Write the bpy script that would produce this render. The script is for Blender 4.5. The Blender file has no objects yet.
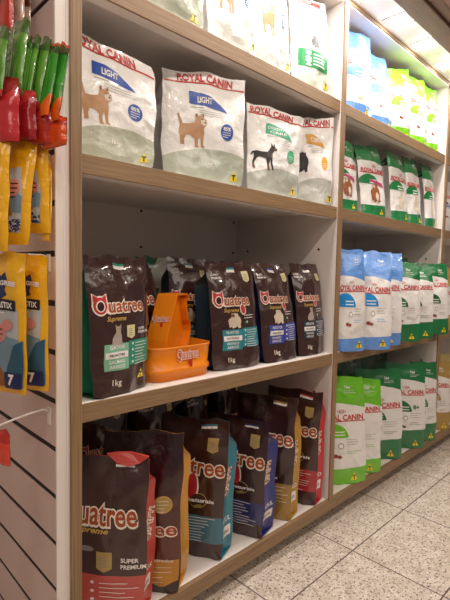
import bpy, bmesh, math, random
from mathutils import Vector, Matrix, noise

S = bpy.context.scene
C = S.collection
random.seed(7)

# ------------------------------------------------------------------ camera
cam_d = bpy.data.cameras.new('camera')
cam_d.sensor_fit = 'VERTICAL'
cam_d.sensor_height = 36.0
cam_d.lens = 36.0 * 451.53 / 600.0
cam_d.clip_start = 0.02
cam = bpy.data.objects.new('camera', cam_d)
C.objects.link(cam)
yaw, pitch, roll = 0.77381065, 0.06055718, 0.01887543
f = Vector((math.sin(yaw)*math.cos(pitch), math.cos(yaw)*math.cos(pitch), -math.sin(pitch)))
r0 = Vector((math.cos(yaw), -math.sin(yaw), 0)); u0 = r0.cross(f)
r = r0*math.cos(roll) + u0*math.sin(roll); u = -r0*math.sin(roll) + u0*math.cos(roll)
M3 = Matrix((r, u, -f)).transposed()
cam.matrix_world = Matrix.Translation((0, -0.9, 0.95)) @ M3.to_4x4()
S.camera = cam

# ------------------------------------------------------------------ world, lights, exposure
S.view_settings.view_transform = 'Standard'
S.view_settings.look = 'None'
S.view_settings.gamma = 1.0
S.view_settings.use_curve_mapping = False
S.view_settings.exposure = 0.0
W = bpy.data.worlds.new('world'); S.world = W; W.use_nodes = True
W.node_tree.nodes['Background'].inputs[0].default_value = (1.0, 0.87, 0.78, 1)
W.node_tree.nodes['Background'].inputs[1].default_value = 0.15

def area(name, loc, target, sx, sy, power, col):
    l = bpy.data.lights.new(name, 'AREA'); l.shape = 'RECTANGLE'; l.size = sx; l.size_y = sy
    l.energy = power; l.color = col
    o = bpy.data.objects.new(name, l); C.objects.link(o); o.location = loc
    d = Vector(target) - Vector(loc)
    o.rotation_euler = d.to_track_quat('-Z', 'Y').to_euler()
    return o
area('ambient_fill', (0.9, -2.2, 2.38), (1.0, 0.0, 0.9), 2.6, 1.0, 20, (1.0, 0.88, 0.77))  # broad unseen area light added for general ambience
area('ambient_fill', (-1.2, -0.9, 2.38), (0.3, 0.2, 0.9), 0.8, 1.6, 10, (1.0, 0.80, 0.76))  # second unseen fill, pinker, added towards the slatted end
for q in range(5):      # small unseen lights added over the aisle to put glints on the film
    area('added_glint_light', (-0.7+0.75*q, -1.15, 2.37), (-0.4+0.75*q, -0.5, 0.5), 0.09, 0.09, 5.6, (1.0, 0.90, 0.80))
for k in range(8):      # the small downlights set in the canopy above the shelves
    area('downlight_glow', (0.73+0.25*k, -0.062, 1.926), (0.73+0.25*k, -0.062, 0), 0.075, 0.075, 1.85, (1.0, 0.97, 0.94))
    pl = bpy.data.lights.new('soffit_glow_fill', 'POINT'); pl.energy = 0.26; pl.shadow_soft_size = 0.02; pl.color = (1.0, 0.97, 0.94)  # extra point light added below each diffuser to whiten the soffit around it
    po = bpy.data.objects.new('soffit_glow_fill', pl); C.objects.link(po); po.location = (0.73+0.25*k, -0.062, 1.905)

# ------------------------------------------------------------------ helpers
def lin(h):
    h = h.lstrip('#'); o = []
    for i in (0, 2, 4):
        c = int(h[i:i+2], 16)/255
        o.append(c/12.92 if c <= 0.04045 else ((c+0.055)/1.055)**2.4)
    return (*o, 1)

MC = {}
def mat(name, col, rough=0.4, bump=0.0, bscale=60.0, metal=0.0, spec=0.5, coat=0.0, trans=0.0, vary=0.0, emit=0.0):
    if name in MC: return MC[name]
    m = bpy.data.materials.new(name); m.use_nodes = True
    nt = m.node_tree; b = nt.nodes['Principled BSDF']
    c = lin(col)
    b.inputs['Base Color'].default_value = c
    b.inputs['Roughness'].default_value = rough
    b.inputs['Metallic'].default_value = metal
    b.inputs['Specular IOR Level'].default_value = spec
    b.inputs['Coat Weight'].default_value = coat
    b.inputs['Transmission Weight'].default_value = trans
    if emit:
        b.inputs['Emission Color'].default_value = c; b.inputs['Emission Strength'].default_value = emit
    if vary or bump:
        tc = nt.nodes.new('ShaderNodeNewGeometry')
        n = nt.nodes.new('ShaderNodeTexNoise'); n.inputs['Scale'].default_value = bscale; n.inputs['Detail'].default_value = 3
        nt.links.new(tc.outputs['Position'], n.inputs['Vector'])
    if vary:
        mx = nt.nodes.new('ShaderNodeMix'); mx.data_type = 'RGBA'; mx.blend_type = 'MIX'
        mx.inputs[6].default_value = c; mx.inputs[7].default_value = (c[0]*(1-vary), c[1]*(1-vary), c[2]*(1-vary), 1)
        nt.links.new(n.outputs[0], mx.inputs[0]); nt.links.new(mx.outputs[2], b.inputs['Base Color'])
    if bump:
        bp = nt.nodes.new('ShaderNodeBump'); bp.inputs['Strength'].default_value = bump; bp.inputs['Distance'].default_value = 0.004
        nt.links.new(n.outputs[0], bp.inputs['Height']); nt.links.new(bp.outputs[0], b.inputs['Normal'])
    MC[name] = m
    return m

def banded(name, bands, rough=0.3, bump=0.6):
    """Film printed in bands up its height. bands: (colour, upto v, slope, curve) from bottom to top, in the bag's own UV."""
    if name in MC: return MC[name]
    m = bpy.data.materials.new(name); m.use_nodes = True
    nt = m.node_tree; b = nt.nodes['Principled BSDF']; L = nt.links
    uv = nt.nodes.new('ShaderNodeUVMap'); sp = nt.nodes.new('ShaderNodeSeparateXYZ'); L.new(uv.outputs[0], sp.inputs[0])
    def mth(op, a, c_, c2=None):
        n = nt.nodes.new('ShaderNodeMath'); n.operation = op
        for i, x in enumerate((a, c_, c2)):
            if x is None: continue
            if isinstance(x, (int, float)): n.inputs[i].default_value = x
            else: L.new(x, n.inputs[i])
        return n.outputs[0]
    prev = None
    for i, (col, upto, slope, curve) in enumerate(bands):
        if prev is None:
            rgb = nt.nodes.new('ShaderNodeRGB'); rgb.outputs[0].default_value = lin(col); prev = rgb.outputs[0]
            lastlim = (upto, slope, curve); continue
        up, sl, cu = lastlim
        uc = mth('SUBTRACT', sp.outputs[0], 0.5)
        lim = mth('ADD', mth('MULTIPLY', uc, sl), up)
        lim = mth('ADD', lim, mth('MULTIPLY', mth('MULTIPLY', uc, uc), cu))
        g = mth('GREATER_THAN', sp.outputs[1], lim)
        mx = nt.nodes.new('ShaderNodeMix'); mx.data_type = 'RGBA'
        L.new(g, mx.inputs[0]); L.new(prev, mx.inputs[6]); mx.inputs[7].default_value = lin(col)
        prev = mx.outputs[2]; lastlim = (upto, slope, curve)
    L.new(prev, b.inputs['Base Color'])
    b.inputs['Roughness'].default_value = rough
    b.inputs['Coat Weight'].default_value = 0.9
    b.inputs['Coat Roughness'].default_value = 0.05
    tc = nt.nodes.new('ShaderNodeNewGeometry')
    n = nt.nodes.new('ShaderNodeTexNoise'); n.noise_type = 'RIDGED_MULTIFRACTAL'; n.inputs['Scale'].default_value = 15; n.inputs['Roughness'].default_value = 0.72; n.inputs['Detail'].default_value = 5; n.inputs['Distortion'].default_value = 0.8
    L.new(tc.outputs['Position'], n.inputs['Vector'])
    bp = nt.nodes.new('ShaderNodeBump'); bp.inputs['Strength'].default_value = bump; bp.inputs['Distance'].default_value = 0.011
    n2 = nt.nodes.new('ShaderNodeTexNoise'); n2.inputs['Scale'].default_value = 75; n2.inputs['Detail'].default_value = 2
    L.new(tc.outputs['Position'], n2.inputs['Vector'])
    b2 = nt.nodes.new('ShaderNodeBump'); b2.inputs['Strength'].default_value = bump; b2.inputs['Distance'].default_value = 0.0035
    L.new(n2.outputs[0], b2.inputs['Height'])
    L.new(n.outputs[0], bp.inputs['Height']); L.new(b2.outputs[0], bp.inputs['Normal']); L.new(bp.outputs[0], b.inputs['Normal'])
    MC[name] = m
    return m

def wood(name, vertical, c0='#7c6045', c1='#9f805c'):
    if name in MC: return MC[name]
    m = bpy.data.materials.new(name); m.use_nodes = True
    nt = m.node_tree; b = nt.nodes['Principled BSDF']; L = nt.links
    g = nt.nodes.new('ShaderNodeNewGeometry'); mp = nt.nodes.new('ShaderNodeMapping')
    mp.inputs['Scale'].default_value = (260, 260, 6) if vertical else (8, 300, 320)
    L.new(g.outputs['Position'], mp.inputs[0])
    n = nt.nodes.new('ShaderNodeTexNoise'); n.inputs['Scale'].default_value = 1; n.inputs['Detail'].default_value = 5; n.inputs['Distortion'].default_value = 0.4
    L.new(mp.outputs[0], n.inputs['Vector'])
    cr = nt.nodes.new('ShaderNodeValToRGB'); e = cr.color_ramp.elements
    e[0].position = 0.30; e[0].color = lin(c0); e[1].position = 0.70; e[1].color = lin(c1)
    L.new(n.outputs[0], cr.inputs[0]); L.new(cr.outputs[0], b.inputs['Base Color'])
    b.inputs['Roughness'].default_value = 0.5
    bp = nt.nodes.new('ShaderNodeBump'); bp.inputs['Strength'].default_value = 0.15; bp.inputs['Distance'].default_value = 0.001
    L.new(n.outputs[0], bp.inputs['Height']); L.new(bp.outputs[0], b.inputs['Normal'])
    MC[name] = m
    return m

def link_mesh(name, bm, mats, parent=None, smooth=False):
    me = bpy.data.meshes.new(name); bm.normal_update(); bm.to_mesh(me); bm.free()
    for m in (mats if isinstance(mats, (list, tuple)) else [mats]): me.materials.append(m)
    if smooth:
        for p in me.polygons: p.use_smooth = True
    o = bpy.data.objects.new(name, me); C.objects.link(o)
    if parent:
        o.parent = parent; q = parent; off = Vector()
        while q: off += q.location; q = q.parent
        me.transform(Matrix.Translation(-off))
    return o

def add_box(bm, x0, y0, z0, x1, y1, z1, mi=0, bev=0.0):
    vs = [bm.verts.new(p) for p in ((x0,y0,z0),(x1,y0,z0),(x1,y1,z0),(x0,y1,z0),(x0,y0,z1),(x1,y0,z1),(x1,y1,z1),(x0,y1,z1))]
    fs = [bm.faces.new([vs[i] for i in q]) for q in ((0,3,2,1),(4,5,6,7),(0,1,5,4),(1,2,6,5),(2,3,7,6),(3,0,4,7))]
    for q in fs: q.material_index = mi
    if bev:
        es = list({e for q in fs for e in q.edges})
        bmesh.ops.bevel(bm, geom=es, offset=bev, segments=2, affect='EDGES', profile=0.5)

def box(name, m, x0, y0, z0, x1, y1, z1, parent=None, bev=0.0015):
    bm = bmesh.new(); add_box(bm, x0, y0, z0, x1, y1, z1, 0, bev)
    return link_mesh(name, bm, m, parent)

def add_disc(bm, c, ax, rad, depth, n=14):
    ax = Vector(ax).normalized(); a = ax.orthogonal().normalized(); b = ax.cross(a); c = Vector(c)
    r1 = [bm.verts.new(c + rad*(a*math.cos(2*math.pi*i/n) + b*math.sin(2*math.pi*i/n))) for i in range(n)]
    r2 = [bm.verts.new(v.co + ax*depth) for v in r1]
    bm.faces.new(r1); bm.faces.new(r2[::-1])
    for i in range(n): bm.faces.new((r1[i], r2[i], r2[(i+1) % n], r1[(i+1) % n]))

def add_tube(bm, pts, rad, n=8):
    pts = [Vector(p) for p in pts]; rings = []
    for i, p in enumerate(pts):
        d = (pts[min(i+1, len(pts)-1)] - pts[max(i-1, 0)]).normalized()
        a = d.cross(Vector((0.13, 0.9, 0.4))).normalized(); b = d.cross(a)
        rings.append([bm.verts.new(p + rad*(a*math.cos(2*math.pi*k/n) + b*math.sin(2*math.pi*k/n))) for k in range(n)])
    for q in range(len(rings)-1):
        for k in range(n): bm.faces.new((rings[q][k], rings[q][(k+1) % n], rings[q+1][(k+1) % n], rings[q+1][k]))
    bm.faces.new(rings[0][::-1]); bm.faces.new(rings[-1])

def thing(name, label, cat, loc=(0, 0, 0), group=None):
    o = bpy.data.objects.new(name, None); C.objects.link(o); o.location = loc; o.empty_display_size = 0.05
    o['label'] = label; o['category'] = cat
    if group: o['group'] = group
    return o

# ------------------------------------------------------------------ shared materials
WHITE = mat('white_melamine', '#e8dfd8', 0.45, 0.03, 200)
SLAT = mat('slatboard_white', '#dcc5be', 0.5, 0.04, 200)
WV = wood('oak_edge_vertical', True)
WH = wood('oak_edge_horizontal', False)
DARK = mat('dark_groove', '#1c1412', 0.7)
HOLE = mat('pin_hole_black', '#120f0e', 0.8)
WIRE = mat('white_coated_wire', '#e9e1dc', 0.35)

# ------------------------------------------------------------------ structure
def floor_mat():
    m = bpy.data.materials.new('speckled_stone_tile'); m.use_nodes = True
    nt = m.node_tree; b = nt.nodes['Principled BSDF']; L = nt.links
    g = nt.nodes.new('ShaderNodeNewGeometry')
    def N(t, **k):
        n = nt.nodes.new(t)
        for a, v in k.items():
            if a in n.inputs: n.inputs[a].default_value = v
        L.new(g.outputs['Position'], n.inputs['Vector']); return n
    base = N('ShaderNodeTexNoise', Scale=22.0, Detail=4.0)
    cr = nt.nodes.new('ShaderNodeValToRGB'); e = cr.color_ramp.elements
    e[0].position = 0.35; e[0].color = lin('#cebfae'); e[1].position = 0.65; e[1].color = lin('#e6dacd')
    L.new(base.outputs[0], cr.inputs[0]); prev = cr.outputs[0]
    for sc, lo, hi, col in ((120, 0.60, 0.645, '#4e4038'), (70, 0.60, 0.66, '#a4907e'), (210, 0.63, 0.68, '#332823'), (100, 0.60, 0.68, '#f2e8da')):
        n = N('ShaderNodeTexNoise', Scale=float(sc), Detail=2.0)
        mr = nt.nodes.new('ShaderNodeMapRange'); mr.inputs[1].default_value = lo; mr.inputs[2].default_value = hi
        L.new(n.outputs[0], mr.inputs[0])
        mx = nt.nodes.new('ShaderNodeMix'); mx.data_type = 'RGBA'; L.new(mr.outputs[0], mx.inputs[0]); L.new(prev, mx.inputs[6]); mx.inputs[7].default_value = lin(col)
        prev = mx.outputs[2]
    sp = nt.nodes.new('ShaderNodeSeparateXYZ'); L.new(g.outputs['Position'], sp.inputs[0])
    def mth(op, a, c_):
        n = nt.nodes.new('ShaderNodeMath'); n.operation = op
        for i, x in enumerate((a, c_)):
            if isinstance(x, (int, float)): n.inputs[i].default_value = x
            else: L.new(x, n.inputs[i])
        return n.outputs[0]
    def grout(axis, off, pitch_):
        q = mth('DIVIDE', mth('ADD', sp.outputs[axis], off), pitch_)
        fr = mth('FRACT', q, 0); dd = mth('ABSOLUTE', mth('SUBTRACT', fr, 0.5), 0)
        return mth('GREATER_THAN', dd, 0.5 - 0.0021/pitch_)
    gl = mth('MAXIMUM', grout(0, 4.0-0.978, 0.4), grout(1, 9.0+0.143, 0.3))
    mx = nt.nodes.new('ShaderNodeMix'); mx.data_type = 'RGBA'; L.new(gl, mx.inputs[0]); L.new(prev, mx.inputs[6]); mx.inputs[7].default_value = lin('#4a382f')
    L.new(mx.outputs[2], b.inputs['Base Color']); b.inputs['Roughness'].default_value = 0.42
    bp = nt.nodes.new('ShaderNodeBump'); bp.inputs['Strength'].default_value = 0.4; bp.inputs['Distance'].default_value = 0.001; bp.invert = True
    L.new(gl, bp.inputs['Height']); L.new(bp.outputs[0], b.inputs['Normal'])
    return m
fl = box('floor', floor_mat(), -2.6, -3.6, -0.05, 5.2, 0.75, 0.0, bev=0); fl['kind'] = 'structure'
ce = box('ceiling', mat('ceiling_plaster', '#d8c6b2', 0.8, 0.1, 120), -2.6, -3.6, 2.4, 5.2, 0.75, 2.45, bev=0); ce['kind'] = 'structure'
wl = box('wall_back', mat('wall_paint', '#d9cdc2', 0.7, 0.05, 100), -2.6, 0.70, 0.0, 5.2, 0.75, 2.4, bev=0); wl['kind'] = 'structure'

ZS = [0.101, 0.658, 1.1965, 1.574]      # shelf tops
def shelving_bay(x0, x1, label, left_w, holes, last=False):
    """x0 = inner left face, x1 = inner right face (the next bay's divider)."""
    t = thing('shelving_unit', label, 'shelves', ((x0+x1)/2, 0.25, 0), 'shelving units standing side by side')
    sp = box('side_panel', WHITE, x0-left_w, 0.014, 0.0 if left_w > .03 else 0.059, x0, 0.53, 1.934, t)
    if left_w > .03: box('front_facing', WHITE, x0-left_w, 0.004, 0.0, x0-0.0256, 0.014, 1.934, sp)
    box('front_lip', WHITE, x0-min(left_w, .0255), 0.0047, 0.101, x0, 0.014, 1.934, sp, bev=0.0005)
    box('edge_strip', WV, x0-0.0255, -0.002, 0.101 if left_w < .03 else 0.0, x0, 0.0045, 1.934, sp)
    if last:
        box('side_panel', WHITE, x1, 0.004, 0, x1+0.0255, 0.53, 1.934, t)
    box('back_panel', WHITE, x0, 0.51, 0.05, x1, 0.522, 1.934, t)
    for i, z in enumerate(ZS):
        sh = box('shelf', WHITE, x0, 0.012, z-0.018, x1, 0.51, z, t)
        box('front_rail', WHITE, x0, 0.0105, z-0.042, x1, 0.044, z-0.018, sh, bev=0.0008)
        xa = x0-0.0255 if (i == 0 and left_w < .03) else x0
        box('shelf_edge', WH, xa, 0.0065 if i else -0.002, z-0.042, x1, 0.0125, z-0.0008, sh, bev=0.0008)
    tp = box('top_panel', WHITE, x0, 0.004, 1.916, x1, 0.51, 1.934, t)
    box('top_edge', WH, x0, -0.002, 1.920, x1, 0.0045, 1.934, tp, bev=0.0008)
    box('plinth', mat('plinth_brown', '#5b4436', 0.6), x0, 0.065, 0, x1, 0.08, 0.06, t)
    bm = bmesh.new()
    for p, ax in holes: add_disc(bm, p, ax, 0.0042, 0.003)
    if holes: link_mesh('pin_holes', bm, HOLE, t)
    return t
side = lambda X: [((X-0.001, y, z), (-1, 0, 0)) for y in (0.079, 0.443) for z in (1.044, 0.93, 1.30, 1.42, 0.50, 0.42, 1.80)]
back = lambda X: [((X, 0.5095, z), (0, -1, 0)) for z in (1.169, 1.038, 0.906, 0.52)]
shelving_bay(0.453, 1.4465, 'nearest white shelving bay with oak edges, holding the brown bags', 0.033, side(1.4465)+back(0.94)+back(1.42))
shelving_bay(1.472, 2.445, 'second white shelving bay, holding the blue, lime and green topped bags', 0.0255, side(2.445)+back(1.96)+back(1.5))
shelving_bay(2.4705, 3.45, 'far white shelving bay at the right edge, only a sliver of it in view', 0.0255, [], True)

# slatted end board with black grooves
t = thing('slatwall_panel', 'white slatted display board with dark grooves on the end of the shelving', 'display board', (0.408, 0.25, 0))
bm = bmesh.new()
zz = 0.367 - 0.1024*4 + 0.001
edges = [0.0]
while zz < 1.93:
    if zz > 0.01: edges.append(zz)
    zz += 0.1024
edges.append(1.934)
g = 0.0125
for i in range(len(edges)-1):
    lo = edges[i] + (g/2 if i else 0); hi = edges[i+1] - (g/2 if i < len(edges)-2 else 0)
    add_box(bm, 0.396, 0.005, lo, 0.3990, 0.53, hi, 0, 0.0004)
link_mesh('slat_face', bm, SLAT, t)
bm = bmesh.new(); add_box(bm, 0.3990, 0.0052, 0, 0.4125, 0.53, 1.934)
link_mesh('groove_backing', bm, DARK, t)
box('edge_trim', mat('trim_white', '#e9dfd8', 0.35), 0.4130, 0.002, 0, 0.4195, 0.53, 1.934, t)
box('edge_trim', mat('trim_white', '#e9dfd8', 0.35), 0.3962, 0.0, 0, 0.4128, 0.0049, 1.934, t, bev=0.001)

# canopy with downlights
t = thing('light_canopy', 'pale canopy with an oak front beam over the top of the shelves', 'canopy', (1.9, -0.1, 1.935))
box('soffit', mat('soffit_cream', '#f6efe8', 0.5, 0.02), 0.40, -0.128, 1.935, 3.5, 0.53, 1.95, t)
bw = wood('oak_beam', False, '#6e5245', '#826354')
box('beam', bw, 0.40, -0.205, 1.905, 3.5, -0.1285, 2.02, t, 0.003)
box('outer_beam', bw, 0.40, -0.245, 1.915, 3.5, -0.2055, 2.03, t, 0.003)
for k in range(8):
    x = 0.73 + 0.25*k
    lab = ['square downlight over the left end of the nearest bay', 'square downlight over the nearest bay, second from its left end', 'square downlight over the nearest bay, third from its left end', 'square downlight over the middle upright',
           'square downlight just right of the middle upright, highest of those in view', 'square downlight over the second bay, middle one of those in view', 'square downlight over the second bay, cut by the right picture edge', 'square downlight beyond the far upright'][k]
    lt = thing('recessed_downlight', lab, 'ceiling light', (x, -0.062, 1.934), 'square downlights in the canopy')
    bm = bmesh.new()
    for (a, b_, c_, d) in ((-.047, -.045, .047, -.041), (-.047, .041, .047, .045), (-.047, -.041, -.043, .041), (.043, -.041, .047, .041)):
        add_box(bm, x+a, -0.062+b_, 1.9325, x+c_, -0.062+d, 1.9346, 0)
    link_mesh('trim_ring', bm, mat('lamp_trim', '#a8a09a', 0.4), lt)
    box('diffuser', mat('lamp_diffuser', '#fff2e6', 0.5, emit=6.0), x-.043, -0.105+.002, 1.9335, x+.043, -0.021, 1.9346, lt, bev=0)

# ------------------------------------------------------------------ film bags
def nz(p, s): return noise.noise(Vector((p[0]+s*3.17, p[1]+s*1.31, p[2]-s*2.3)))

class Bag:
    def __init__(self, BL, BR, TL, TR, zb, t, mode='gusset', seed=1, bulge=0.012, rough=0.0035, fold=0.0, arch=0.0, seal=0.03, topt=0.78, shoulder=0.0):
        self.BL = Vector((BL[0], BL[1], zb)); self.BR = Vector((BR[0], BR[1], zb))
        self.TL = Vector(TL); self.TR = Vector(TR)
        d = (self.BR - self.BL); d.z = 0
        self.W = d.length; self.d = d.normalized(); self.out = Vector((self.d.y, -self.d.x, 0))
        self.H = ((self.TL.z+self.TR.z)/2 - zb); self.t = t; self.mode = mode; self.seed = seed
        self.B = bulge; self.A = rough; self.arch = arch; self.seal = seal/self.H; self.topt = topt; self.sh = shoulder
        self.org = (self.BL+self.BR)/2 - self.out*t*0.5; self.org.z = zb
    def base(self, u, v):
        if self.sh and v > 0.86: # rounded top right corner
            k = (v-0.86)/0.14; u = u*(1 - self.sh*k*k)
        A_ = self.BL.lerp(self.BR, u); B_ = self.TL.lerp(self.TR, u); P = A_.lerp(B_, v)
        if self.mode == 'gusset':
            k = 0.55*v + 0.45*v**4; P = Vector((A_.x+(B_.x-A_.x)*k, A_.y+(B_.y-A_.y)*k, P.z))
        P.z += self.arch*math.sin(math.pi*u)*v*v
        s = self.seed*1.7; c = 2*u-1; vv = min(1, max(0, v))
        P = P + self.d*(noise.noise(Vector((vv*4.5, s, u*.7)))*self.W*(0.034 if self.mode == 'gusset' else 0.05)*c*min(1, 8*vv))
        P.z += noise.noise(Vector((u*4.2, s+9, 0)))*0.010*vv**7
        if self.mode == 'gusset':
            P = P - self.d*(c*abs(c)*self.W*0.018*(1-vv)**8)
            P.z += 0.006*abs(c)**5*(1-vv)**10
        return P
    def T(self, v):
        e = 1 - self.seal
        if self.mode == 'hang':
            k = min(1, v/0.05)*1.0; k2 = min(1, max(0, (0.96-v)/0.07)); x = max(0.0, math.sin(math.pi*min(1, max(0, v))))**0.45
            return self.t*x*min(k, k2) + 0.0012
        if v < self.topt: return self.t*(1 - 0.12*(v/self.topt)**2)
        if v > e: return 0.0016
        k = (v-self.topt)/(e-self.topt)
        return max(0.0016, self.t*0.88*(1-k*k*(3-2*k)*1.0))
    def wr(self, P, u, v):
        s = self.seed; q = P*9.0; a = nz(q, s)
        b = 1-2*abs(nz(Vector((P.x*17, P.y*17, P.z*11)), s+3)); c = nz(P*38, s+7)
        k = 0.55 + 0.9*abs(v-0.45)
        return self.A*(a*1.6 + b*1.25 + c*0.45)*k
    def front(self, u, v):
        P = self.base(u, v); uu = min(1, max(0, u)); vv = min(1, max(0, v))
        if self.mode == 'gusset':
            bl = self.B*1.35*(math.sin(math.pi*uu)**0.7)*(0.35+0.65*math.sin(math.pi*min(1, vv*0.9+0.1))) if vv < 1-self.seal else 0
            if vv > self.topt and vv <= 1-self.seal:
                k = (vv-self.topt)/(1-self.seal-self.topt); bl *= (1-k*k)
        else:
            bl = self.T(vv)*0.5*max(0, 1-(2*uu-1)**4)**0.6
        edge = min(1, 8*min(uu, 1-uu)+0.25)
        P = P + self.out*(bl + self.wr(P, uu, vv)*edge*(0.6 if vv > 1-self.seal else 1))
        return P
    def backp(self, u, v):
        P = self.base(u, v); vv = min(1, max(0, v))
        if self.mode == 'gusset':
            # bag narrows to the seal from both sides: the front leans in by the given top line
            off = -self.T(vv) - self.B*0.5*math.sin(math.pi*u)*(1 if vv < self.topt else 0.2)
            w = self.wr(P, u, vv)*0.5 if vv < 1-self.seal else self.wr(P, u, vv)*min(1, 8*min(u, 1-u)+0.25)*0.6
        else:
            off = -self.T(vv)*0.5*max(0, 1-(2*u-1)**4)**0.6 - 0.0008; w = self.wr(P, u, vv)*min(1, 8*min(u, 1-u)+.25)*0.6
        return P + self.out*(off + w)
    def side(self, s, v, which):
        """s=0 at the front edge, 1 at the back edge"""
        u_ = 0.0 if which == 'L' else 1.0
        a = self.front(u_, v); b = self.backp(u_, v); P = a.lerp(b, s)
        tt = self.T(min(1, max(0, v)))
        inw = (0.012 + 0.03*max(0, v-0.35))*math.sin(math.pi*s)*min(1, tt/0.03)
        dirn = self.d if which == 'L' else -self.d
        P = P + dirn*(inw*0.8 + 0.6*self.wr(P, 0.5, v)*math.sin(math.pi*s))
        return P
    def surf(self, where, a, b):
        if where == 'F': return self.front(a, b)
        if where == 'R': return self.side(a, b, 'R')
        return self.side(1-a, b, 'L')
    def scale(self, where):
        return (self.W if where == 'F' else self.t, self.H)
    def place(self, where, x, y, off):
        sx, sy = self.scale(where); a, b = x/sx, y/sy; e = 0.004
        P = self.surf(where, a, b)
        du = self.surf(where, a+e/sx, b) - self.surf(where, a-e/sx, b)
        dv = self.surf(where, a, b+e/sy) - self.surf(where, a, b-e/sy)
        n = du.cross(dv)
        if n.length < 1e-12: n = self.out
        return P + n.normalized()*off
    def build(self, root, fm, sm, nu=26, nv=40):
        o = root.location
        def grid(name, fn, n1, n2, m, flip=False):
            bm = bmesh.new(); uvl = bm.loops.layers.uv.new('UVMap')
            V = [[bm.verts.new(fn(i/n1, j/n2)) for i in range(n1+1)] for j in range(n2+1)]
            for j in range(n2):
                for i in range(n1):
                    q = [V[j][i], V[j][i+1], V[j+1][i+1], V[j+1][i]]
                    uv = [(i/n1, j/n2), ((i+1)/n1, j/n2), ((i+1)/n1, (j+1)/n2), (i/n1, (j+1)/n2)]
                    if flip: q = q[::-1]; uv = uv[::-1]
                    fc = bm.faces.new(q)
                    for l, w in zip(fc.loops, uv): l[uvl].uv = w
            return link_mesh(name, bm, m, root, True)
        grid('front_panel', lambda a, b: self.front(a, b), nu, nv, fm)
        grid('back_panel', lambda a, b: self.backp(a, b), 12, nv, sm, True)
        if self.mode == 'gusset':
            grid('side_gusset', lambda a, b: self.side(a, b, 'R'), 6, nv, sm)
            grid('side_gusset', lambda a, b: self.side(1-a, b, 'L'), 6, nv, sm)
            grid('base_panel', lambda a, b: self.backp(a, 0).lerp(self.front(a, 0), b), nu, 4, sm)

def tri2d(bm, maxlen):
    bm.normal_update()
    bmesh.ops.triangulate(bm, faces=bm.faces[:])
    for _ in range(4):
        es = [e for e in bm.edges if e.calc_length() > maxlen]
        if not es: break
        bmesh.ops.subdivide_edges(bm, edges=es, cuts=1, use_grid_fill=False)
        bmesh.ops.triangulate(bm, faces=[q for q in bm.faces if len(q.verts) > 3])

TC = {}
def text_mesh(s, off, shear=0.0):
    k = (s, round(off, 4), shear)
    if k in TC: return TC[k]
    cu = bpy.data.curves.new('t', 'FONT'); cu.body = s; cu.size = 1.0; cu.offset = off; cu.resolution_u = 3; cu.shear = shear
    cu.align_x = 'LEFT'
    o = bpy.data.objects.new('t', cu); C.objects.link(o)
    dg = bpy.context.evaluated_depsgraph_get(); dg.update()
    me = bpy.data.meshes.new_from_object(o.evaluated_get(dg))
    vs = [tuple(v.co[:2]) for v in me.vertices]; fs = [tuple(p.vertices) for p in me.polygons]
    bpy.data.objects.remove(o); bpy.data.curves.remove(cu); bpy.data.meshes.remove(me)
    if not vs: vs = [(0, 0)]
    x0 = min(v[0] for v in vs); x1 = max(v[0] for v in vs)
    TC[k] = (vs, fs, x0, x1)
    return TC[k]

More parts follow.
